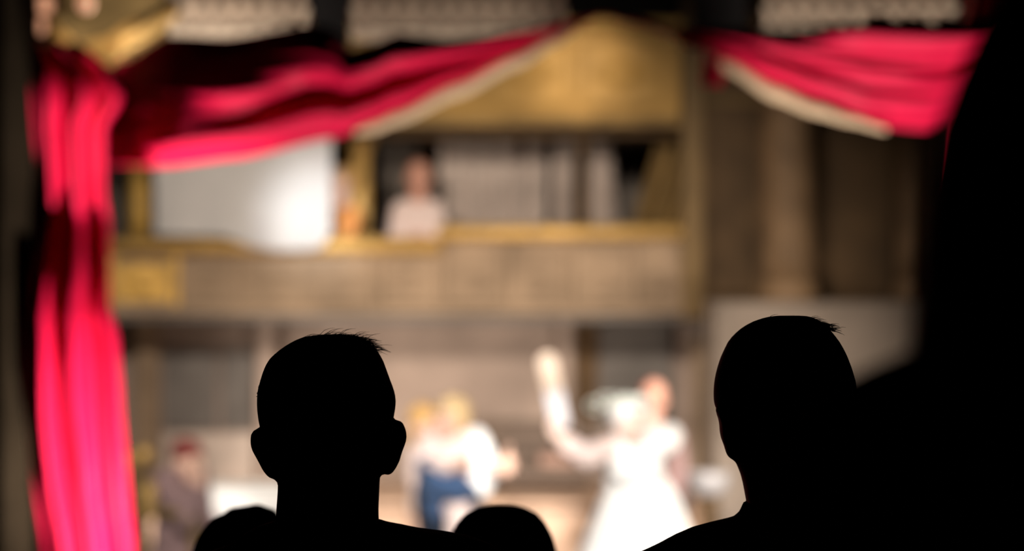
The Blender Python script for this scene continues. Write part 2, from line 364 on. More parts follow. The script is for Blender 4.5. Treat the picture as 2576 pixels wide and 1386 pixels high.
red_drape('tall gathered crimson stage drape at the far left', [(-120, 70), (80, 82), (200, 96), (600, 98), (800, 88), (1000, 88), (1200, 102), (1386, 122), (1800, 140)],
          [(-120, 130), (80, 170), (190, 300), (250, 320), (330, 272), (480, 262), (600, 274), (750, 290), (850, 314), (1000, 324), (1200, 335), (1386, 345), (1800, 370)],
          [(-120, .0), (80, .05), (225, .20), (500, -.03), (545, -.07), (790, .25), (900, .26), (1386, .13), (1800, .05)], 3.0, 3, 0, 112)
red_drape('crimson stage drape mostly hidden behind the near head', [(-120, 2460), (330, 2430), (480, 2425), (800, 2425), (1800, 2410)], [(-120, 2640), (1800, 2680)],
          [(-120, .02), (220, .12), (500, .0), (800, .1), (1800, .05)], 4.0, 11, .38)
def swag(name, label, top, bot, prof, x0, x1, loc):
    t = thing(name, label, 'curtain', loc)
    rows = []; nu = 150; nv = 70
    for j in range(nv + 1):
        v = j / nv; row = []
        for i in range(nu + 1):
            u = i / nu; x = lerp(x0, x1, u); a = interp(top, x); b = interp(bot, x)
            p = P(x, lerp(a, b, v), YC); p.y -= prof(u, v, x); row.append(p)
        rows.append(row)
    cloth(rows, 'cloth', RED, t, .01); return t
def tabs(u, knots):
    """blend fold profiles given at several u"""
    if u <= knots[0][0]: return lambda v: interp(knots[0][1], v)
    for (u0, a), (u1, b) in zip(knots, knots[1:]):
        if u <= u1:
            k = (u - u0) / (u1 - u0); return lambda v: lerp(interp(a, v), interp(b, v), k)
    return lambda v: interp(knots[-1][1], v)
LTOP = [(80, 88), (130, 128), (200, 190), (300, 140), (420, 86), (560, 92), (780, 60), (835, 72), (880, 124), (930, 112), (1000, 84), (1130, 97), (1350, 76), (1520, 34)]
LBOT = [(80, 330), (200, 400), (265, 416), (390, 420), (600, 396), (850, 344), (930, 312), (1000, 280), (1150, 207), (1400, 88), (1520, 40)]
KL = [(0, [(0, -.2), (.5, -.2), (1, -.2)]), (.1, [(0, -.18), (.5, -.10), (1, -.18)]),
      (.15, [(0, -.2), (.5, -.10), (.6, -.18), (1, -.02)]), (.20, [(0, -.12), (.45, -.02), (.52, -.01), (.58, -.01), (.9, .03), (1, .05)]), (.235, [(0, -.09), (.45, .02), (.6, .03), (.78, .05), (.86, .10), (1, -.02)]),
      (.27, [(0, -.08), (.45, .03), (.64, .075), (.76, .08), (.84, .11), (1, -.03)]), (.38, [(0, -.06), (.40, .05), (.5, .07), (.66, .03), (.76, .03), (.82, .09), (1, -.03)]),
      (.5, [(0, -.03), (.10, .02), (.16, .03), (.36, .08), (.66, -.02), (.78, .09), (1, .0)]),
      (.7, [(0, -.02), (.2, .03), (.32, .075), (.62, -.01), (.80, .06), (1, .0)]),
      (1, [(0, 0), (.3, .03), (.5, .01), (.7, .03), (1, 0)])]
lsw = swag('red_swag', 'long crimson swag with gold fringe draped from the left drape to the top middle', LTOP, LBOT, lambda u, v, x: .02 + 1.5 * tabs(u, KL)(v) + .010 * math.sin(26 * v + 5 * u) + .006 * math.sin(47 * v - 9 * u + 2 * math.sin(7 * u)), 80, 1520, P(800, 60, YC))
RTOP = [(1500, 30), (1600, 48), (1690, 70), (1760, 72), (1880, 68), (2000, 74), (2150, 62), (2300, 70), (2450, 76), (2600, 60)]
RBOT = [(1500, 38), (1600, 62), (1690, 90), (1800, 130), (1830, 148), (1950, 215), (2050, 258), (2100, 278), (2180, 312), (2330, 326), (2400, 312), (2500, 262), (2600, 220)]
KR = [(0, [(0, 0), (.5, .02), (1, 0)]),
      (.35, [(0, -.07), (.35, .07), (.55, .02), (.72, .07), (1, .0)]),
      (.6, [(0, -.02), (.10, .10), (.40, .03), (.47, .055), (.66, .0), (.72, .03), (1, -.04)]),
      (.85, [(0, .0), (.12, .11), (.45, .03), (.52, .05), (1, -.06)]),
      (1, [(0, 0), (.3, .05), (1, 0)])]
rsw = swag('red_swag', 'crimson swag with gold fringe sagging at the top right', RTOP, RBOT, lambda u, v, x: .02 + 1.5 * tabs(u, KR)(v) + .008 * math.sin(30 * v + 4 * u) + .006 * math.sin(52 * v - 6 * u + 2 * math.sin(9 * u)), 1528, 2600, P(2100, 60, YC))
def fringe(parent, pts, Y0):
    """pts: (x, inner y, outer y); a flat knotted band with a corrugated hanging edge"""
    rows = []; n = 220; tin = [(a, b) for a, b, c in pts]; tout = [(a, c) for a, b, c in pts]
    for k, (v, dy) in enumerate(((-.15, .0), (.1, -.02), (.35, -.025), (.65, -.02), (1, -.005))):
        row = []
        for i in range(n + 1):
            x = lerp(pts[0][0], pts[-1][0], i / n); p = P(x, lerp(interp(tin, x), interp(tout, x), v), Y0)
            p.y += dy + (.004 * math.sin(i * 1.9) if k > 1 else 0); row.append(p)
        rows.append(row)
    cloth(rows, 'fringe', FRINGE, parent, .014)
fringe(lsw, [(895, 326, 336), (940, 306, 333), (1000, 280, 312), (1150, 207, 246), (1300, 136, 172), (1400, 88, 112), (1450, 62, 76)], YC - .03)
fringe(rsw, [(1690, 88, 96), (1760, 112, 132), (1830, 148, 182), (1950, 214, 254), (2050, 258, 291), (2140, 290, 312), (2230, 322, 330)], YC - .03)
# short hanging tail and gathered ruffle of the right swag
rows = []
for j in range(20):
    row = []
    for i in range(31):
        u = i / 30; v = j / 19; p = P(lerp(1766, 1818, u) + 4 * math.sin(v * 4), lerp(84, 216, v), YC - .06); p.y -= .03 * math.sin(u * 12); row.append(p)
    rows.append(row)
cloth(rows, 'tail', RED, rsw, .008)
for k, (x, y) in enumerate(((2200, 66), (2290, 74), (2372, 70), (2462, 74))):
    s = S()
    for q in range(7):
        a = (q - 3) * .32 + .5; s.cap(P(x, y - 30, YC - .08), P(x + 62 * math.sin(a) + 14, y + 34 * math.cos(a), YC - .10 - .02 * (q % 2)), .012, .026)
    make('ruffle', s, RED, rsw, remesh=.008)
# gold swag in the top left corner
rows = []
for j in range(25):
    row = []
    for i in range(81):
        u = i / 80; v = j / 24; x = lerp(112, 452, u)
        yb = interp([(112, 70), (150, 150), (200, 196), (260, 172), (340, 118), (452, 40)], x); yt = interp([(112, 10), (150, 70), (200, 112), (260, 96), (340, 50), (452, -10)], x)
        p = P(x, lerp(yt, yb, v), 13.45); p.y -= .05 * math.sin(math.pi * v) + .012 * math.sin(16 * v); row.append(p)
    rows.append(row)
s = S(); s.grid(rows); tag(make('gold_swag', s, GOLDB, solid=.012), 'gold cloth swag in the top left corner above the red drape', 'swag')
# sconce with lit globes
sco = thing('wall_sconce', 'gilded sconce with lit peach globes in the top left corner', 'lamp', P(150, 60, 13.2))
s = S(); s.chain([P(150, -40, 13.3), P(150, 20, 13.25), P(110, 50, 13.2), P(100, 84, 13.1)], [.02, .018, .012, .012]); s.cap(P(150, 0, 13.25), P(108, 30, 13.15), .012, .01); s.chain([P(150, -10, 13.25), P(190, 30, 13.2), P(216, 30, 13.1)], [.014, .012, .012]); make('arm', s, BRONZE, sco, remesh=.006)
for x, y, r in ((112, 12, .036), (98, 66, .034), (216, 8, .036)):
    s = S(); s.ell(P(x, y, 13.1), (r, r, r * 1.15)); make('globe', s, GLOBE, sco)
# white sheet hung in front of the left bay of the gallery
rows = []
for j in range(49):
    v = j / 48; row = []
    for i in range(61):
        u = i / 60; x = lerp(390, 834, u); ybot = interp([(390, 592), (560, 594), (640, 622), (700, 631), (770, 631), (810, 622), (834, 584)], x)
        p = P(x, lerp(304, ybot, v), 19.17); p.y += -.02 * math.sin(5 * u + 1) + .012 * math.sin(23 * u + 2 * v) * v + .12 * max(0, 1 - v * 8); row.append(p)
    rows.append(row)
s = S(); s.grid(rows); tag(make('hanging_sheet', s, SHEET, solid=.01), 'pale sheet with a bright white pool of light hanging by the gallery rail', 'sheet')

# ------------------------------------------------------------------ people
def rotm(yaw=0, pitch=0, roll=0): return Euler((pitch, roll, yaw), 'XYZ').to_matrix()
def head(sh, c, m, s=1.0, nk=None, rneck=.056):
    """skin shapes of a head, face towards local -Y"""
    c = Vector(c)
    def q(x, y, z): return c + m @ Vector((x * s, y * s, z * s))
    def R(*r): return tuple(k * s for k in r)
    sh.ell(q(0, .012, .03), R(.073, .093, .085), m); sh.ell(q(0, -.018, -.04), R(.058, .070, .078), m); sh.ell(q(0, -.055, -.098), R(.028, .028, .020), m)
    sh.cap(q(0, -.086, .005), q(0, -.108, -.036), .008 * s, .013 * s); sh.cap(q(-.034, -.076, .016), q(.034, -.076, .016), .012 * s, .012 * s)
    sh.ell(q(-.038, -.066, -.035), R(.02, .016, .018), m); sh.ell(q(.038, -.066, -.035), R(.02, .016, .018), m)
    for e in (-1, 1): sh.ell(q(e * .076, .012, -.012), R(.012, .024, .033), m)
    if nk is not None: sh.cap(q(0, .018, -.07), nk, rneck * s, rneck * 1.15 * s)
def face(parent, c, m, s=1.0):
    c = Vector(c)
    def q(x, y, z): return c + m @ Vector((x * s, y * s, z * s))
    for e in (-1, 1):
        k = S(); k.ell(q(e * .030, -.0815, -.002), (.011 * s, .007 * s, .006 * s), m, 10, 6); make('eye', k, EYE, parent)
    k = S(); k.ell(q(0, -.0835, -.070), (.022 * s, .009 * s, .007 * s), m, 12, 6); make('mouth', k, LIP, parent)
def hand(sh, wr, d, n, curl=.4, s=1.0, side=1):
    wr = Vector(wr); d = Vector(d).normalized(); n = Vector(n); n = (n - d * n.dot(d)).normalized(); x = d.cross(n) * side
    m = Matrix((x, n, d)).transposed()
    sh.ell(wr + d * .045 * s, (.040 * s, .017 * s, .055 * s), m); sh.cap(wr - d * .02, wr + d * .02, .026 * s, .028 * s)
    for k, L in enumerate((.068, .078, .073, .056)):
        b = wr + d * .082 * s + x * (-.030 + .020 * k) * s; dd = (d + x * (-.12 + .08 * k)).normalized()
        d1 = (dd * math.cos(curl * .6) + n * math.sin(curl * .6)); d2 = (dd * math.cos(curl * 1.6) + n * math.sin(curl * 1.6)); d3 = (dd * math.cos(curl * 2.4) + n * math.sin(curl * 2.4))
        p1 = b + d1 * L * .48 * s; p2 = p1 + d2 * L * .32 * s; p3 = p2 + d3 * L * .22 * s
        sh.chain([b, p1, p2, p3], [.0095 * s, .0088 * s, .008 * s, .007 * s], 8)
    b = wr + d * .028 * s - x * .034 * s; d1 = (-x * .75 + d * .65 + n * .25).normalized(); p1 = b + d1 * .035 * s; p2 = p1 + (d1 + d * .5 + n * .4).normalized() * .032 * s
    sh.chain([b, p1, p2], [.013 * s, .011 * s, .009 * s], 8)
def torso(sh, hip, chest, sl, sr_, g=0, bust=0):
    hip = Vector(hip); chest = Vector(chest); sl = Vector(sl); sr_ = Vector(sr_)
    ax = (sr_ - sl).normalized(); up = (chest - hip).normalized(); fw = ax.cross(up).normalized(); m = Matrix((ax, fw, up)).transposed()
    sh.ell(hip, (.165 + g, .115 + g, .12 + g), m); sh.ell(hip.lerp(chest, .5), (.135 + g, .098 + g, .16 + g), m); sh.ell(chest, (.155 + g, .11 + g, .15 + g), m)
    sh.cap(sl.lerp(sr_, .06), sr_.lerp(sl, .06), .058 + g, .058 + g); sh.cap(chest, sl.lerp(sr_, .5), .095 + g, .07 + g)
    if bust:
        for e in (-1, 1): sh.ell(chest + ax * e * .07 - fw * (-bust) * .085 + up * -.0, (.058 + g, .05 + g, .055 + g), m)
def arm(sh, pts, g=0, r=(.050, .040, .027)): sh.chain(pts, [k + g for k in r])
def legs(sh, hip, ax, knees, feet, g=0):
    for e, k, f in zip((-1, 1), knees, feet):
        a = Vector(hip) + Vector(ax) * .09 * e; k = Vector(k); f = Vector(f)
        sh.chain([a, k, f], [.085 + g, .056 + g, .040 + g])
def foot(sh, f, d, g=0): f = Vector(f); sh.cap(f + Vector((0, 0, -.03)), f + Vector(d) * .15 + Vector((0, 0, -.045)), .042 + g, .032 + g)
PV = .0085

# ---- woman in the white gown, arm raised with a pale paddle
wo = thing('person', 'person in a full white gown raising a pale paddle, second hand at the head', 'person', P(1600, zpy(FZ, YP), YP))
hip = P(1600, 1215, YP); chest = P(1592, 1158, YP) + Vector((0, -.12, 0)); shl = P(1538, 1122, YP) + Vector((0, -.20, 0)); shr = P(1650, 1112, YP) + Vector((0, -.12, 0))
nb = shl.lerp(shr, .5) + Vector((0, -.01, .03)); hc = P(1580, 1050, YP) + Vector((0, -.28, 0)); hm = rotm(.45, -.35, 0)
el = P(1468, 1136, YP) + Vector((0, -.40, 0)); wrs = P(1408, 1094, YP) + Vector((0, -.52, 0))
el2 = P(1682, 1098, YP) + Vector((0, .02, 0)); wr2 = P(1640, 1062, YP) + Vector((0, -.12, 0))
b = S(); head(b, hc, hm, 1, nb); torso(b, hip, chest, shl, shr, 0, 1)
arm(b, [shl, el, wrs], .006); arm(b, [shr, el2, wr2]); pd = Vector((-.10, -.02, 1)).normalized()
hand(b, wrs, (-.55, -.3, .75), (.75, -.45, .45), 1.15, 1.2, 1); hand(b, wr2, (-.6, -.2, .6), (-.4, .7, 0), .5)
kz = Vector((hip.x, YP, FZ)); legs(b, hip, (1, 0, 0), [(hip.x - .1, YP - .05, FZ + .48), (hip.x + .1, YP, FZ + .48)], [(hip.x - .1, YP, FZ + .09), (hip.x + .1, YP + .03, FZ + .09)])
for e in (-.1, .1): foot(b, (hip.x + e, YP, FZ + .09), (0, -1, 0))
make('body', b, SKINP, wo, remesh=PV); face(wo, hc, hm)
g = S(); torso(g, hip, chest, shl.lerp(shr, .14), shr.lerp(shl, .14), .014, 1); make('bodice', g, WHITEC, wo, remesh=PV)
g = S(); g.ell(shl.lerp(el, .08), (.068, .068, .062)); make('puff_sleeve', g, WHITEC, wo, remesh=PV)
g = S(); g.ell(shr.lerp(el2, .45), (.10, .09, .085)); g.cap(shr, el2, .08, .075); make('puff_sleeve', g, WHITEC, wo, remesh=PV)
rings = []
sk = [(1180, 1546, 1652), (1200, 1536, 1668), (1225, 1527, 1690), (1260, 1514, 1708), (1300, 1500, 1722), (1340, 1484, 1738), (1386, 1466, 1756), (1500, 1436, 1795), (1640, 1410, 1830), (zpy(FZ, YP) - 1, 1395, 1850)]
for py, xa, xb in sk:
    a = P(xa, py, YP); c_ = P((xa + xb) / 2, py, YP); r = (xb - xa) / 2 / FPX * YP; dpt = r * (.72 if py < 1200 else .9)
    rings.append([c_ + Vector((r * math.cos(t), dpt * math.sin(t), 0)) * (1 + .035 * min(1, (py - 1180) / 100) * math.sin(11 * t + .004 * py)) for t in [2 * math.pi * j / 132 for j in range(132)]])
g = S(); g.loft(rings, cap=False); make('skirt', g, WHITEC, wo, solid=.012)
g = S(); q = lambda x, y, z: hc + hm @ Vector((x, y, z))
g.ell(q(0, .02, .04), (.098, .105, .092), hm); g.ell(q(0, .09, -.02), (.05, .04, .06), hm); make('bonnet', g, WHITEC, wo, remesh=PV)
g = S()
for k in range(26):
    t = 2 * math.pi * k / 26; c_ = q(.098 * math.cos(t), .110 * math.sin(t) + .01, .080 + .008 * math.sin(5 * t)); mm = rotm(t * 1.7, t * 2.3, t); g.ell(c_, (.030, .012, .020), mm, 8, 6)
make('leaf_wreath', g, GREENL, wo)
g = S()
for k, (x, y, r) in enumerate(((1494, 1020, .030), (1520, 1008, .026), (1544, 1006, .024))):
    c_ = P(x, y, YP - .30)
    rows_ = [c_ + Vector((r * math.cos(t), .01 * math.sin(3 * t), r * math.sin(t))) for t in [2 * math.pi * j / 20 for j in range(21)]]
    g.chain(rows_, [.006] * 21, 8)
g.chain([P(1548, 1015, YP - .3), P(1570, 1010, YP - .29)], [.006, .006], 8)
make('ribbon_loops', g, GREENL, wo)
a0 = P(1413, 1080, YP - .56); top = P(1372, 888, YP - .56); ddir = (top - a0).normalized(); L = (top - a0).length
xax = ddir.cross(Vector((0, 1, 0))).normalized(); yax = xax.cross(ddir); rings = []
for tt, hw, hd in ((0, .022, .010), (.03, .042, .015), (.1, .050, .016), (.5, .050, .016), (.9, .050, .015), (.96, .042, .013), (1, .02, .008)):
    c_ = a0 + ddir * L * tt; rings.append([c_ + xax * hw * math.cos(2 * math.pi * j / 24) + yax * hd * math.sin(2 * math.pi * j / 24) for j in range(24)])
bo = thing('paddle', 'pale flat paddle held upright in the raised hand of the person in white', 'paddle', a0)
g = S(); g.loft(rings[3:]); make('blade', g, MAPLE, bo); g = S(); g.loft(rings[:4]); make('lower_half', g, GREYLOW, bo)  # upper half peach, lower half grey
g = S(); g.chain([shl, el, el.lerp(wrs, .75)], [.066, .066, .054]); make('sleeve', g, PINKC, wo, remesh=PV)
# ---- person behind her: flushed face, mauve coat
mo = thing('person', 'flushed person in a mauve coat looking over the shoulder of the white gown', 'person', P(1665, zpy(FZ, YP + .75), YP + .75))
Y2 = YP + .75; hc2 = P(1645, 1002, Y2); hm2 = rotm(.2, 0, .1); shl2 = P(1590, 1100, Y2); shr2 = P(1694, 1096, Y2); ch2 = P(1646, 1150, Y2); hp2 = P(1650, 1260, Y2); nb2 = P(1645, 1080, Y2)
b = S(); head(b, hc2, hm2, .92, nb2); torso(b, hp2, ch2, shl2, shr2); eL = P(1572, 1210, Y2); eR = P(1708, 1190, Y2); wL = P(1600, 1290, Y2 - .12); wR = P(1690, 1270, Y2 - .14)
arm(b, [shl2, eL, wL]); arm(b, [shr2, eR, wR]); hand(b, wL, (.5, -.4, -.5), (0, .6, -.4)); hand(b, wR, (-.5, -.4, -.5), (0, .6, -.4))
legs(b, hp2, (1, 0, 0), [(hp2.x - .09, Y2, FZ + .47), (hp2.x + .09, Y2, FZ + .47)], [(hp2.x - .09, Y2, FZ + .09), (hp2.x + .09, Y2, FZ + .09)])
for e in (-.09, .09): foot(b, (hp2.x + e, Y2, FZ + .09), (0, -1, 0))
make('body', b, SKINR, mo, remesh=PV); face(mo, hc2, hm2, .92)
g = S(); torso(g, hp2, ch2, shl2, shr2, .016); arm(g, [shl2, eL, wL], .014); arm(g, [shr2, eR, wR], .014); make('coat', g, MAUVE, mo, remesh=PV)
g = S(); legs(g, hp2, (1, 0, 0), [(hp2.x - .09, Y2, FZ + .47), (hp2.x + .09, Y2, FZ + .47)], [(hp2.x - .09, Y2, FZ + .09), (hp2.x + .09, Y2, FZ + .09)], .014); make('trousers', g, NAVYD, mo, remesh=PV)
g = S(); g.ell(hc2 + hm2 @ Vector((0, .04, .035)), (.072, .075, .075), hm2); make('hair', g, AUBURN, mo, remesh=PV)

# ---- couple: blond person with navy coat tied at the waist
Y3 = YP; co = thing('person', 'blond person in pale pink shirt with a navy coat tied at the waist', 'person', P(1130, zpy(FZ, Y3), Y3))
hc3 = P(1136, 1052, Y3) + Vector((0, -.06, 0)); hm3 = rotm(-.5, -.15, .15); shl3 = P(1076, 1122, Y3); shr3 = P(1196, 1108, Y3); ch3 = P(1134, 1156, Y3); hp3 = P(1128, 1236, Y3); nb3 = P(1136, 1104, Y3)
eL = P(1066, 1180, Y3 - .06); wL = P(1128, 1176, Y3 - .24); eR = P(1224, 1186, Y3 - .03); wR = P(1256, 1180, Y3 - .22)
b = S(); head(b, hc3, hm3, 1, nb3); torso(b, hp3, ch3, shl3, shr3); arm(b, [shl3, eL, wL]); arm(b, [shr3, eR, wR]); hand(b, wL, (.7, -.5, .2), (0, .5, .6), .7); hand(b, wR, (.55, -.7, .15), (-.6, -.3, .2), 1.5, 1.35)
kn = [(hp3.x - .10, Y3 - .02, FZ + .47), (hp3.x + .12, Y3 + .02, FZ + .47)]; ft = [(hp3.x - .11, Y3, FZ + .09), (hp3.x + .16, Y3 + .05, FZ + .09)]
kn[0] = P(1100, 1420, Y3); 
legs(b, hp3, (1, 0, 0), kn, ft)
for f in ft: foot(b, f, (0, -1, 0))
make('body', b, SKIN, co, remesh=PV); face(co, hc3, hm3)
g = S(); torso(g, hp3, ch3, shl3, shr3, .014); arm(g, [shl3, eL, wL], .013); make('shirt', g, PINKC, co, remesh=PV)
g = S(); g.chain([shr3, shr3.lerp(eR, .5), eR, P(1206, 1226, Y3 - .06)], [.075, .078, .080, .062]); g.cap(eR, wR.lerp(eR, .35), .07, .05); make('wide_sleeve', g, WHITEC, co, remesh=PV)
g = S(); g.chain([P(1068, 1168, Y3 - .05), P(1100, 1210, Y3 - .16), P(1150, 1228, Y3 - .16), P(1186, 1240, Y3 - .1)], [.055, .085, .085, .05])
g.cap(P(1082, 1212, Y3 - .10), P(1096, 1290, Y3 - .1), .07, .045); g.ell(hp3, (.185, .15, .09)); make('tied_coat', g, NAVY, co, remesh=PV)
g = S(); legs(g, hp3, (1, 0, 0), kn, ft, .014); make('trousers', g, NAVYD, co, remesh=PV)
g = S(); q3 = lambda x, y, z: hc3 + hm3 @ Vector((x, y, z)); g.ell(q3(0, .02, .045), (.090, .105, .090), hm3); g.ell(q3(-.065, .02, 0), (.03, .05, .06), hm3); g.ell(q3(.065, .02, 0), (.03, .05, .06), hm3); g.ell(q3(0, .07, -.03), (.07, .05, .08), hm3); make('hair', g, BLOND, co, remesh=PV)
g = S(); g.chain([P(1152, 1258, Y3 - .10), P(1160, 1330, Y3 - .13), P(1166, 1480, Y3 - .14), P(1170, zpy(FZ, Y3 - .14) - 90, Y3 - .14)], [.062, .085, .11, .13]); make('apron', g, PINKC, co, remesh=PV)
# ---- second of the couple, behind: golden hair, pale pink gown
Y4 = YP + .35; cp = thing('person', 'golden haired person in a pale pink gown pressed behind the blond one', 'person', P(1100, zpy(FZ, Y4), Y4))
hc4 = P(1072, 1066, Y4) + Vector((0, -.14, 0)); hm4 = rotm(.6, -.1, 0); shl4 = P(1052, 1138, Y4 - .02); shr4 = P(1140, 1130, Y4 + .05); ch4 = P(1098, 1170, Y4 + .08); hp4 = P(1104, 1260, Y4 + .08); nb4 = P(1088, 1120, Y4)
eL = P(1046, 1205, Y4); wL = P(1064, 1270, Y4 - .1); eR = P(1170, 1200, Y4 + .1); wR = P(1160, 1260, Y4 - .02)
b = S(); head(b, hc4, hm4, .95, nb4); torso(b, hp4, ch4, shl4, shr4); arm(b, [shl4, eL, wL]); arm(b, [shr4, eR, wR]); hand(b, wL, (.3, -.3, -.8), (.8, .2, 0)); hand(b, wR, (-.3, -.3, -.8), (-.8, .2, 0))
kn = [(hp4.x - .09, hp4.y, FZ + .47), (hp4.x + .09, hp4.y, FZ + .47)]; ft = [(hp4.x - .09, hp4.y, FZ + .09), (hp4.x + .09, hp4.y, FZ + .09)]; legs(b, hp4, (1, 0, 0), kn, ft)
for f in ft: foot(b, f, (0, -1, 0))
make('body', b, SKIN, cp, remesh=PV); face(cp, hc4, hm4, .95)
g = S(); torso(g, hp4, ch4, shl4, shr4, .013, 1); arm(g, [shl4, eL, wL], .012); arm(g, [shr4, eR, wR], .012); make('bodice', g, PINKC, cp, remesh=PV)
rings = []
for py, xa, xb in ((1235, 1062, 1146), (1270, 1050, 1166), (1310, 1044, 1180), (1386, 1036, 1192), (1500, 1024, 1210), (zpy(FZ, hp4.y) - 1, 1005, 1232)):
    c_ = P((xa + xb) / 2, py, hp4.y); r = (xb - xa) / 2 / FPX * hp4.y
    rings.append([c_ + Vector((r * math.cos(t), .85 * r * math.sin(t), 0)) * (1 + .03 * math.sin(10 * t) * (py > 1240)) for t in [2 * math.pi * j / 100 for j in range(100)]])
g = S(); g.loft(rings, cap=False); make('skirt', g, PINKC, cp, solid=.01)
g = S(); g.ell(hc4 + hm4 @ Vector((0, .02, .04)), (.082, .10, .085), hm4); g.ell(hc4 + hm4 @ Vector((0, .085, -.03)), (.06, .045, .09), hm4); make('hair', g, GOLDH, cp, remesh=PV)

# ---- seated person in mauve robe, in a gilded armchair
Y5 = YP + .3; K5 = FPX / Y5
ac = thing('gilded_armchair', 'gilded armchair with ball finials partly behind the left drape', 'chair', P(400, zpy(FZ, Y5), Y5))
zf = zpy(FZ, Y5)
s = S(); s.box((P(345, 0, Y5).x, Y5 - .28, FZ + .40), (P(540, 0, Y5).x, Y5 + .24, FZ + .46)); make('seat', s, GILTD, ac, bevel=.015)
for px, yy, tall in ((352, Y5 - .25, 1), (352, Y5 + .22, 1), (535, Y5 - .25, 0), (535, Y5 + .22, 0)):
    x = P(px, 0, Y5).x; s = S(); s.cap((x, yy, FZ + .03), (x, yy, FZ + .42), .022, .03); make('leg', s, GILTD, ac)
for yy, px, py in ((Y5 - .25, 336, 1152), (Y5 + .22, 348, 1152)):
    tp = P(px, py, Y5); tp.y = yy; x = P(352, 0, Y5).x
    s = S(); s.cap((x, yy, FZ + .42), tp, .026, .02); make('back_post', s, GILTD, ac)
    s = S(); s.ell(tp, (.048, .048, .05)); make('finial', s, GOLDB, ac)
s = S(); a = P(346, 1172, Y5); s.box((a.x - .015, Y5 - .23, FZ + .5), (a.x + .02, Y5 + .2, a.z)); make('backrest', s, GILTD, ac, bevel=.01)
for yy in (Y5 - .27, Y5 + .24):
    a = P(350, 1262, Y5); c_ = P(500, 1292, Y5); s = S(); s.cap((a.x, yy, a.z), (c_.x, yy, c_.z), .022, .022); s.cap((c_.x, yy, c_.z), (c_.x, yy, FZ + .44), .02, .02); make('armrest', s, GILTD, ac, remesh=.008)
s = S(); s.ell(P(374, 1240, Y5 - .3), (.045, .04, .068)); s.cap(P(374, 1262, Y5 - .3), P(372, 1290, Y5 - .28), .03, .04); make('carved_knob', s, GOLDB, ac, remesh=.006)
se = thing('person', 'person in a mauve robe and reddish cap seated in the gilded armchair', 'person', P(450, zf, Y5))
hc5 = P(478, 1160, Y5) + Vector((0, -.05, 0)); hm5 = rotm(.75, .1, 0); hp5 = Vector((P(440, 0, Y5).x, Y5, FZ + .58)); ch5 = P(448, 1262, Y5); shl5 = ch5 + Vector((-.06, -.14, .12)); shr5 = ch5 + Vector((.09, .14, .13)); nb5 = P(462, 1205, Y5)
eL = P(480, 1300, Y5) + Vector((0, -.24, 0)); wL = P(515, 1215, Y5) + Vector((0, -.22, 0)); eR = P(500, 1310, Y5) + Vector((0, .2, 0)); wR = P(545, 1330, Y5) + Vector((0, .05, 0))
b = S(); head(b, hc5, hm5, 1, nb5); torso(b, hp5, ch5, shl5, shr5); arm(b, [shl5, eL, wL]); arm(b, [shr5, eR, wR]); hand(b, wL, (.05, .05, 1), (-.9, .3, 0), .5); hand(b, wR, (.5, -.2, -.4), (0, 0, -1), .5)
for e in (-.1, .1):
    k = hp5 + Vector((.42, e, .02)); f = Vector((k.x + .03, k.y, FZ + .09)); b.chain([hp5 + Vector((0, e, 0)), k, f], [.085, .058, .04]); foot(b, f, (1, 0, 0))
make('body', b, SKIN, se, remesh=PV); face(se, hc5, hm5)
g = S(); torso(g, hp5, ch5, shl5, shr5, .02); arm(g, [shl5, eL, eL.lerp(wL, .8)], .022); arm(g, [shr5, eR, wR], .02)
for e in (-.1, .1):
    k = hp5 + Vector((.42, e, .02)); g.chain([hp5 + Vector((0, e, 0)), k, Vector((k.x + .02, k.y, FZ + .16))], [.11, .085, .085])
g.cap(hp5 + Vector((.2, 0, 0)), hp5 + Vector((.44, 0, -.1)), .1, .1); make('robe', g, MAUVE, se, remesh=.01)
g = S(); g.ell(hc5 + hm5 @ Vector((0, .025, .052)), (.088, .105, .078), hm5); g.ell(hc5 + hm5 @ Vector((0, .07, -.01)), (.06, .05, .07), hm5); make('cap', g, AUBURN, se, remesh=PV)

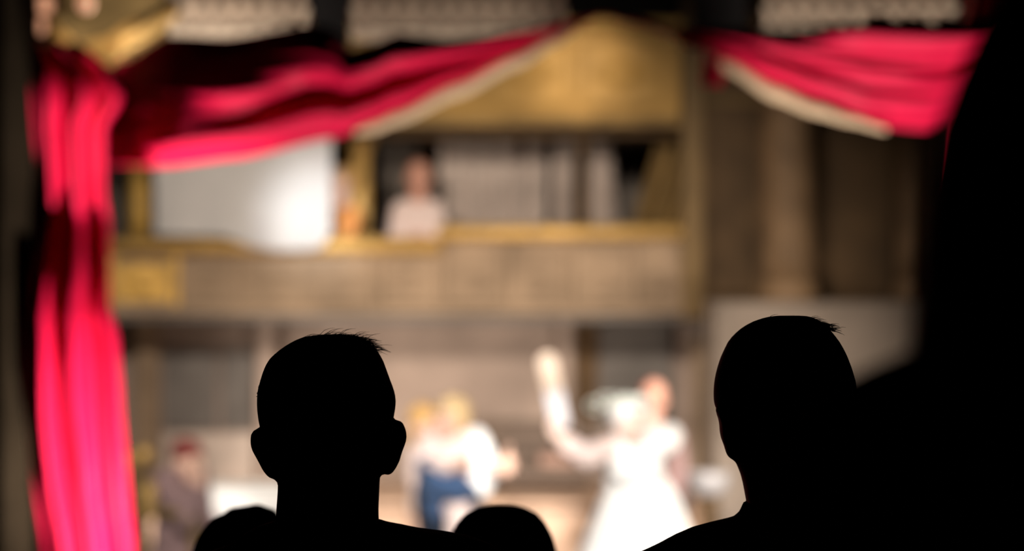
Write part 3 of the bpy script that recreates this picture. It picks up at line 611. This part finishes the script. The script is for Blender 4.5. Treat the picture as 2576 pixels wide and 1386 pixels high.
# ---- gallery figures
def gallery_person(label, px, py, Y, yaw, skin, hairm, clothm, bodyw=1.0, pitch=0, sw=.17):
    hc = P(px, py, Y); m = rotm(yaw, pitch, 0); fz = 1.16
    t = thing('person', label, 'person', (hc.x, Y, fz)); nb = hc + Vector((0, .02, -.15)); sl = hc + m @ Vector((-sw, .03, -.22)); srr = hc + m @ Vector((sw, .03, -.22)); ch = hc + Vector((0, .03, -.32)); hp = hc + Vector((0, .05, -.56))
    eL = hc + m @ Vector((-sw - .04, -.05, -.46)); eR = hc + m @ Vector((sw + .04, -.05, -.46)); wL = hc + m @ Vector((-.08, -.20, -.42)); wR = hc + m @ Vector((.08, -.22, -.44))
    b = S(); head(b, hc, m, 1, nb); torso(b, hp, ch, sl, srr); arm(b, [sl, eL, wL]); arm(b, [srr, eR, wR]); hand(b, wL, m @ Vector((.8, -.3, 0)), m @ Vector((0, .9, .2)), .6); hand(b, wR, m @ Vector((-.8, -.3, 0)), m @ Vector((0, .9, .2)), .6)
    kn = [hp + m @ Vector((e * .1, -.32, .0)) for e in (-1, 1)]; ft = [Vector((k.x, k.y, fz + .09)) for k in kn]
    for e, k, f in zip((-1, 1), kn, ft): b.chain([hp + m @ Vector((e * .09, 0, 0)), k, f], [.085, .058, .04]); foot(b, f, m @ Vector((0, -1, 0)))
    make('body', b, skin, t, remesh=.01); face(t, hc, m)
    g = S(); torso(g, hp, ch, sl, srr, .02 * bodyw); arm(g, [sl, eL, wL], .02 * bodyw); arm(g, [srr, eR, wR], .02 * bodyw)
    for e, k in zip((-1, 1), kn): g.chain([hp + m @ Vector((e * .09, 0, 0)), k, Vector((k.x, k.y, fz + .14))], [.1, .08, .07])
    make('robe', g, clothm, t, remesh=.01)
    g = S(); g.ell(hc + m @ Vector((0, .035, .045)), (.080, .088, .08), m); make('hair', g, hairm, t, remesh=.01)
    s = S(); bz = hp.z - .14; s.box((hp.x - .24, hp.y - .18, fz), (hp.x - .2, hp.y + .2, bz)); s.box((hp.x + .2, hp.y - .18, fz), (hp.x + .24, hp.y + .2, bz)); s.box((hp.x - .26, hp.y - .2, bz - .04), (hp.x + .26, hp.y + .22, bz))
    bo = make('stool', s, BROWN, bevel=.005); tag(bo, 'dark stool under the ' + ('pale robed' if clothm is PINKC else 'orange robed') + ' gallery figure', 'stool'); return t
gallery_person('person in a pale robe with flushed face sitting at the gallery rail', 1052, 448, 20.0, 0, SKINR, GINGER, PINKC, 1.2, 0, .11)
gallery_person('person in an orange robe beside the white sheet in the gallery', 852, 462, 19.85, -1.0, SKIN, GOLDH, ORANGEC, 1, 0, .11)
# ------------------------------------------------------------------ furniture on stage
tb = thing('cloth_covered_table', 'table under a bright white cloth behind the left head', 'table', P(640, zpy(FZ, 16.9), 16.9))
a = P(515, 1236, 16.6); b_ = P(800, 1236, 16.6)
s = S(); s.box((a.x, 16.6, a.z - .04), (b_.x, 17.2, a.z)); make('table_top', s, BROWN, tb, bevel=.005)
for x in (a.x + .05, b_.x - .05):
    for y in (16.66, 17.14):
        s = S(); s.cap((x, y, FZ + .03), (x, y, a.z - .05), .022, .028); make('leg', s, BROWN, tb)
rows = []
for j, (off, dz) in enumerate(((-.9, .008), (0, .010), (.014, .002), (.02, -.05), (.03, -.12), (.035, -.2), (.04, -.26))):
    row = []; cx, cy = (a.x + b_.x) / 2, 16.9; hx, hy = (b_.x - a.x) / 2, .3
    for i in range(120):
        t = 2 * math.pi * i / 120; c_, s_ = math.cos(t), math.sin(t); k = max(abs(c_), abs(s_)); ex, ey = c_ / k, s_ / k
        f = .012 * math.sin(i * .9) * max(0, j - 2) / 3
        if j == 0: row.append(Vector((cx + ex * hx * .1, cy + ey * hy * .1, a.z + dz)))
        else: row.append(Vector((cx + ex * (hx + off + f), cy + ey * (hy + off + f), a.z + dz)))
    rows.append(row)
s = S(); s.grid(rows, closed=True); s.f.append(list(range(120))); tag(make('table_cloth', s, WHITEC, solid=.006), 'bright white cloth hanging from the table behind the left head', 'tablecloth')
zd = P(0, 1262, 18.15).z + .003
so = thing('settee', 'low umber settee on the terrace behind the couple', 'settee', Vector((P(1350, 0, 18.9).x, 18.9, zd)))
def sbox(name, x0, x1, z0, z1, y0, y1, bev, mat=SOFA):
    s = S(); s.box((P(x0, 0, 18.9).x, y0, zd + z0), (P(x1, 0, 18.9).x, y1, zd + z1)); make(name, s, mat, so, bevel=bev)
sbox('back', 1212, 1496, .12, .43, 19.3, 19.44, .05); sbox('cushion', 1226, 1352, .16, .24, 18.85, 19.3, .03); sbox('cushion', 1356, 1482, .16, .24, 18.85, 19.3, .03, PINKBR)
sbox('base', 1216, 1492, .07, .155, 18.84, 19.3, .01)
for x in (1206, 1478): sbox('arm', x, x + 26, .07, .32, 18.82, 19.42, .03)
for x in (1214, 1486):
    for y in (18.9, 19.36):
        s = S(); s.cap((P(x, 0, 18.9).x, y, zd + .022), (P(x, 0, 18.9).x, y, zd + .08), .018, .022); make('leg', s, BROWN, so)
ba = thing('pale_basin', 'pale round basin on a stand right of the white gown', 'basin', P(1782, zpy(FZ, 17.2), 17.2))
c_ = P(1782, 1248, 17.2); s = S(); s.lathe(c_, [(.05, 0), (.09, .01), (.115, .06), (.125, .115), (.125, .135), (.112, .135), (.105, .09), (.05, .03)], 32); make('bowl', s, STEEL, ba)
hgt = c_.z - FZ; c0 = Vector((c_.x, c_.y, FZ)); s = S(); s.lathe(c0, [(.16, 0), (.16, .03), (.05, .06), (.035, hgt * .5), (.05, hgt * .9), (.06, hgt)], 24); make('stand', s, BROWN, ba)

# ------------------------------------------------------------------ the audience
def ring_xy(cx, hw_l, hw_r, cy, front, back, z, n=40, pw=2.3):
    out = []
    for j in range(n):
        t = 2 * math.pi * j / n; c, s_ = math.cos(t), math.sin(t)
        x = math.copysign(abs(c) ** (2 / pw), c); y = math.copysign(abs(s_) ** (2 / pw), s_)
        out.append(Vector((cx + x * (hw_r if x > 0 else hw_l), cy + y * (front if y > 0 else back), z)))
    return out
DEPTH = [(-.30, .060), (-.24, .072), (-.16, .088), (-.09, .098), (-.03, .085), (-.01, .05), (0, .018)]
def sil_head(sh, table, Y, n=40, inset=0, cy=None, zmin=None, forward=True):
    """table: (py, left px, right px) from top to neck; depth follows the height below the crown"""
    cy = Y + .085 if cy is None else cy; ztop = P(0, table[0][0], Y).z; rings = []; Lt = [(a, b) for a, b, c in table]; Rt = [(a, c) for a, b, c in table]
    y0, y1 = table[0][0], table[-1][0]; N = 34
    for k in range(N + 1):
        t = k / N; py = y0 + (y1 - y0) * (t ** 1.5)
        l = P(interp(Lt, py, False), py, Y); r = P(interp(Rt, py, False), py, Y)
        if zmin is not None and l.z < zmin: break
        cx = (l.x + r.x) / 2; hw = (r.x - l.x) / 2 - inset; d = interp(DEPTH, l.z - ztop, False) - inset
        rings.append(ring_xy(cx, max(.004, hw), max(.004, hw), cy + .01, max(.006, d * (1.08 if l.z - ztop > -.2 else .95)), max(.006, d), l.z - (inset * .7 if k == 0 else 0), n))
    sh.loft(rings)
def ear(sh, pts, Y, y_c, thick=.010, back=.028):
    """outline (image points) of an ear seen from behind: a curved, rounded shell"""
    v = [P(x, y, Y) for x, y in pts]; c = sum(v, Vector()) / len(v); rings = []
    for dy, k in ((-back, .62), (-back * .6, .88), (0, 1), (.012, .92), (.02, .6)):
        rings.append([Vector((c.x + (p.x - c.x) * k, y_c + dy, c.z + (p.z - c.z) * k)) for p in v])
    sh.loft(rings)
def seated_body(t, cx, Y, fz, shl, nb, neck_r, body_mat, headfn, hair_sh, k_=1.0, shp=None, jm=BLACKC, vox=.0036):
    """seated figure facing the stage (+Y). cx: x of the spine; shl: shoulder rings (z, half left, half right, depth)"""
    yb = Y + .09; hip = Vector((cx, yb - .02, fz + .54)); b = S(); headfn(b)
    b.cap((cx, yb, nb + .05), (cx, yb - .01, nb - .06), neck_r * .92, neck_r)
    b.ell(hip, (.165 * k_, .13, .12)); b.cap(hip + Vector((0, 0, .12)), (cx, yb, nb - .14), .125, .09)
    zs = shl[-2][0] - .068; aw = shp or (.17, .17); jk = S()
    jr = [ring_xy(cx, .17 * k_, .17 * k_, yb, .14, .12, fz + .47), ring_xy(cx, .175 * k_, .175 * k_, yb, .14, .125, fz + .62), ring_xy(cx, .18 * k_, .18 * k_, yb, .135, .125, fz + .8)]
    for z, l, r, d in shl[::-1]: jr.append(ring_xy(cx, l, r, yb, d, d, z, pw=2.2))
    jk.loft(jr)
    for e, wdt in ((-1, aw[0]), (1, aw[1])):
        sp = Vector((cx + e * wdt, yb, zs)); ep = Vector((cx + e * (wdt + .015), yb + .10, fz + .72)); wp = Vector((cx + e * .15 * k_, yb + .34, fz + .66))
        b.chain([sp, ep, wp], [.048, .038, .026]); jk.chain([sp, ep, wp.lerp(ep, .08)], [.060, .050, .040]); hand(b, wp, (-e * .35, .9, -.2), (0, 0, -1), .5, 1, e)
        k = hip + Vector((e * .10 * k_, .44, -.02)); f = Vector((k.x, k.y + .03, fz + .09)); b.chain([hip + Vector((e * .09 * k_, 0, 0)), k, f], [.08 * k_, .055, .038]); foot(b, f, (0, 1, 0))
    make('body', b, body_mat, t, remesh=vox, relax=1)
    make('jacket', jk, jm, t, remesh=max(vox, .005), relax=1)
    tr_ = S()
    for e in (-1, 1):
        k = hip + Vector((e * .10 * k_, .44, -.02)); tr_.chain([hip + Vector((e * .09 * k_, 0, 0)), k, Vector((k.x, k.y + .03, fz + .12))], [.098 * k_, .072 * k_, .055])
    tr_.ell(hip, (.175 * k_, .14, .125)); make('trousers', tr_, BLACKC, t, remesh=.008)
    if hair_sh: make('hair', hair_sh, BLACKH, t, remesh=.0045, relax=1)
def strands(t, anchors, n, length, spread, seed, rad=.00028):
    """wispy hair standing off the crown: thin tapered strands; anchors are points on the crown outline"""
    r = random.Random(seed); s = S()
    for _ in range(n):
        k = r.uniform(0, len(anchors) - 1.001); i = int(k); p = Vector(anchors[i]).lerp(Vector(anchors[i + 1]), k - i) + Vector((0, r.uniform(-.04, .05), -.002))
        d = Vector((r.uniform(-.6, 1) * spread + .5, r.uniform(-.6, .6), r.uniform(.05, .6))).normalized(); L = length * r.uniform(.35, 1.0); pts = [p]
        for q in range(4):
            d = (d + Vector((.22 + r.uniform(-.2, .25), r.uniform(-.2, .2), -.22))).normalized(); pts.append(pts[-1] + d * L / 4)
        for a, b, ra, rb in zip(pts, pts[1:], (1, .9, .75, .55), (.9, .75, .55, .25)):
            z = (b - a).normalized(); x = z.orthogonal().normalized(); y = z.cross(x)
            s.loft([[c + (x * math.cos(q) + y * math.sin(q)) * rad * rr for q in (0, 2.094, 4.189)] for c, rr in ((a, ra), (b, rb))], cap=False)
    o = make('stray_hair', s, BLACKH, t); o['kind'] = 'stuff'; return o
YA, YBk, YN = 3.25, 4.25, 1.6
# man in focus, left: protruding ears, thin hair
LM = [(846, 790, 866), (849, 768, 884), (853, 745, 900), (860, 728, 912), (872, 706, 926), (886, 686, 938), (905, 664, 950), (920, 654, 957), (940, 645, 964), (965, 638, 973), (985, 632, 981), (1010, 629, 988),
      (1040, 630, 986), (1070, 634, 980), (1095, 640, 974), (1130, 650, 966), (1170, 663, 958), (1200, 674, 952), (1220, 680, 949), (1250, 679, 948), (1290, 676, 946), (1330, 674, 946), (1380, 660, 960)]
t = thing('person', 'person in dark jacket with protruding ears and thinning hair seen from behind at centre left', 'person', (P(822, 0, YA).x, YA + .09, 0))
def hf(b):
    sil_head(b, LM, YA, inset=.0015)
    ear(b, [(660, 1084), (640, 1086), (622, 1090), (613, 1102), (611, 1122), (614, 1140), (624, 1158), (634, 1176), (644, 1196), (654, 1211), (666, 1220), (678, 1220), (690, 1200), (690, 1140), (680, 1095)], YA, YA + .09)
    ear(b, [(960, 1075), (984, 1068), (998, 1066), (1008, 1076), (1014, 1092), (1017, 1110), (1012, 1130), (1004, 1150), (998, 1172), (988, 1192), (978, 1206), (966, 1211), (956, 1207), (946, 1190), (940, 1140), (945, 1095)], YA, YA + .09)
hs = S(); sil_head(hs, LM, YA, zmin=P(0, 1180, YA).z, cy=YA + .083)
cx = P(812, 0, YA).x
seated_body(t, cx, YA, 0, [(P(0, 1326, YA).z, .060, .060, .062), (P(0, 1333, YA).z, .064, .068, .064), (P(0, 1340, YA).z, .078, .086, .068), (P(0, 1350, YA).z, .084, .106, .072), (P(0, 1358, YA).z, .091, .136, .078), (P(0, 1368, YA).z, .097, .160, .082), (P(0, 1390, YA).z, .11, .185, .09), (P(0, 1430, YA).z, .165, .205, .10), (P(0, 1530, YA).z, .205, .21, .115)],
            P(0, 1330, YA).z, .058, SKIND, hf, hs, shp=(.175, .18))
anch = [P(x, y, YA) + Vector((0, .085, 0)) for x, y in ((735, 858), (765, 852), (800, 848), (840, 848), (880, 854), (905, 866), (925, 886))]
strands(t, anch, 420, .026, .7, 5, .00035); 
strands(t, [P(x, y, YA) + Vector((0, .085, 0)) for x, y in ((700, 882), (665, 915), (645, 955), (634, 1000))], 160, .010, .5, 6, .0004)
# man in focus, right: head turned a little, ear hugging the left outline
RM = [(797, 1975, 2045), (800, 1950, 2062), (806, 1928, 2078), (815, 1905, 2092), (828, 1884, 2105), (845, 1864, 2120), (862, 1850, 2132), (885, 1838, 2146), (910, 1827, 2157), (940, 1818, 2168), (970, 1812, 2176), (1000, 1810, 2180),
      (1030, 1812, 2180), (1060, 1822, 2174), (1100, 1832, 2162), (1140, 1845, 2150), (1175, 1864, 2140), (1215, 1880, 2134), (1250, 1887, 2132), (1280, 1892, 2132), (1330, 1890, 2140), (1380, 1880, 2150)]
t = thing('person', 'person in collared dark coat with smooth domed hair seen from behind at right', 'person', (P(2010, 0, YA).x, YA + .09, 0))
def hf2(b):
    sil_head(b, RM, YA, inset=.0015)
    ear(b, [(1840, 1030), (1822, 1032), (1814, 1038), (1815, 1046), (1820, 1056), (1824, 1075), (1825, 1095), (1829, 1115), (1837, 1135), (1841, 1152), (1848, 1164), (1856, 1169), (1863, 1164), (1875, 1140), (1872, 1080), (1862, 1040)], YA, YA + .09)
    ear(b, [(2150, 1040), (2180, 1038), (2190, 1060), (2186, 1100), (2175, 1140), (2160, 1165), (2146, 1150), (2142, 1080)], YA, YA + .10)
    m_ = rotm(math.pi - .35, 0, 0)
hs = S(); sil_head(hs, RM, YA, zmin=P(0, 1060, YA).z, cy=YA + .083)
cx = P(2012, 0, YA).x
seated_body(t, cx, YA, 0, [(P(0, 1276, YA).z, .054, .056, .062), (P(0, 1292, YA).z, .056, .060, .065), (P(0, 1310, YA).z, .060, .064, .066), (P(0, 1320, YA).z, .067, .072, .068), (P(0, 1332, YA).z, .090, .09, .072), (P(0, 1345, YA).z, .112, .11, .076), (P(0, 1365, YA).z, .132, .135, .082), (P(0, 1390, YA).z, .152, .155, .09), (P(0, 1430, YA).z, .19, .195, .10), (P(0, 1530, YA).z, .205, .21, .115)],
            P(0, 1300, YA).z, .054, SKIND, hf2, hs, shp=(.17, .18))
strands(t, [P(x, y, YA) + Vector((0, .085, 0)) for x, y in ((1890, 830), (1930, 812), (1960, 801), (2000, 799), (2040, 800), (2080, 812), (2110, 832))], 340, .018, .6, 8, .0004)
# two lower heads in the next row
def low_head(label, cx_px, top_px, fz, lumpy, seed):
    k = FPX / YBk; tab = []
    for dz, hw in ((0, .020), (.004, .036), (.012, .052), (.025, .064), (.045, .075), (.07, .082), (.10, .085), (.13, .081), (.16, .070), (.19, .062), (.21, .057), (.26, .056), (.30, .06)):
        tab.append((top_px + dz * k, cx_px - hw * k, cx_px + hw * k))
    t = thing('person', label, 'person', (P(cx_px, 0, YBk).x, YBk + .09, fz))
    def f(b):
        sil_head(b, tab, YBk, inset=.004); zc = top_px + .135 * k
        for e in (-1, 1): ear(b, [(cx_px + e * a * k, zc + c_ * k) for a, c_ in ((.072, -.028), (.084, -.032), (.092, -.02), (.09, 0), (.085, .02), (.076, .03), (.068, .02), (.066, -.01))], YBk, YBk + .09)
    hs = S(); sil_head(hs, tab, YBk, zmin=P(0, top_px + .15 * k, YBk).z, cy=YBk + .083)
    if lumpy:
        for x, y, r in ((585, 1314, .022), (608, 1308, .020), (632, 1304, .020), (656, 1312, .02)): hs.ell(P(x, y, YBk) + Vector((0, .08, 0)), (r, .03, r * .72))
    zt = P(0, top_px + .262 * k, YBk).z
    seated_body(t, P(cx_px, 0, YBk).x, YBk, fz, [(zt, .058, .058, .06), (zt - .01, .07, .07, .066), (zt - .025, .105, .105, .074), (zt - .045, .14, .14, .085), (zt - .085, .160, .160, .10), (zt - .15, .165, .165, .115)], zt, .054, SKIND, f, hs, vox=.008, shp=(.105, .105), k_=.85)
    anch = [P(cx_px + x * k, top_px + y * k, YBk) + Vector((0, .085, 0)) for x, y in ((-.06, .025), (-.03, .006), (0, 0), (.03, .006), (.06, .025))]
    strands(t, anch, 120, .012, .6, seed); return t
low_head('person with tousled dark hair in the lower row, left of the big eared one', 606, 1298, -.26, True, 20)
low_head('person with round dark head in the lower row between the two taller heads', 1260, 1283, -.26, False, 21)
# big near head at the right edge, far out of focus
YN = 1.42; qn = YN / 1.6
def zn(z): return H + (z - H) * qn
t = thing('person', 'very near blurred dark figure with bobbed hair at the right edge', 'person', (.335 * qn, YN + .09, .26))
cxn = .335 * qn
def hfn(b):
    c = Vector((cxn, YN + .09, zn(1.425))); head(b, c, rotm(math.pi, 0, 0), .85, Vector((cxn, YN + .08, zn(1.27))))
hz = [(1.556, .020, .02), (1.550, .040, .045), (1.535, .056, .065), (1.515, .068, .085), (1.481, .083, .098), (1.454, .093, .104), (1.411, .101, .106), (1.358, .106, .10), (1.341, .108, .095), (1.320, .110, .085), (1.300, .10, .07)]
hs = S(); hs.loft([ring_xy(cxn, w_ * qn, w_ * qn, YN + .08, d_ * .72, d_, zn(z)) for z, w_, d_ in hz])
seated_body(t, cxn, YN, .26, [(zn(z), l * qn, r * qn, d) for z, l, r, d in [(1.338, .066, .066, .062), (1.330, .100, .09, .07), (1.318, .130, .13, .074), (1.304, .160, .16, .08), (1.285, .178, .18, .09), (1.24, .188, .19, .10), (1.16, .192, .195, .115)]], zn(1.335), .05, SKIND, hfn, hs, shp=(.115, .13), vox=.007)
# theatre seats under the audience
def seat(cx, Y, fz, label):
    t = thing('theatre_chair', label, 'seat', (cx, Y, fz), 'dark plush theatre seats')
    s = S(); s.box((cx - .21, Y - .12, fz + .32), (cx + .21, Y + .38, fz + .41)); make('seat', s, PLUSH, t, bevel=.03)
    s = S(); s.box((cx - .21, Y - .17, fz + .35), (cx + .21, Y - .10, fz + .86)); make('backrest', s, PLUSH, t, bevel=.03)
    for e in (-1, 1):
        s = S(); s.box((cx + e * .235 - .018, Y - .14, fz + .56), (cx + e * .235 + .018, Y + .22, fz + .60)); make('armrest', s, BROWN, t, bevel=.01)
        s = S(); s.box((cx + e * .235 - .016, Y - .1, fz), (cx + e * .235 + .016, Y + .05, fz + .56)); make('leg', s, DARK, t, bevel=.005)
seat(P(812, 0, YA).x, YA, 0, 'plush seat under the big eared person'); seat(P(2012, 0, YA).x, YA, 0, 'plush seat under the person with the collared coat')
t = thing('theatre_bench', 'dark plush bench under the two lower heads', 'bench', (-.2, YBk, -.26)); x0, x1 = P(606, 0, YBk).x - .25, P(1260, 0, YBk).x + .25
s = S(); s.box((x0, YBk - .12, .06), (x1, YBk + .38, .15)); make('seat', s, PLUSH, t, bevel=.03)
s = S(); s.box((x0, YBk - .17, .09), (x1, YBk - .10, .58)); make('backrest', s, PLUSH, t, bevel=.03)
for x in (x0 + .02, (x0 + x1) / 2, x1 - .06):
    s = S(); s.box((x, YBk - .1, -.26), (x + .04, YBk + .3, .08)); make('leg', s, DARK, t, bevel=.005)
seat(cxn, YN, .26, 'plush seat under the near blurred figure')
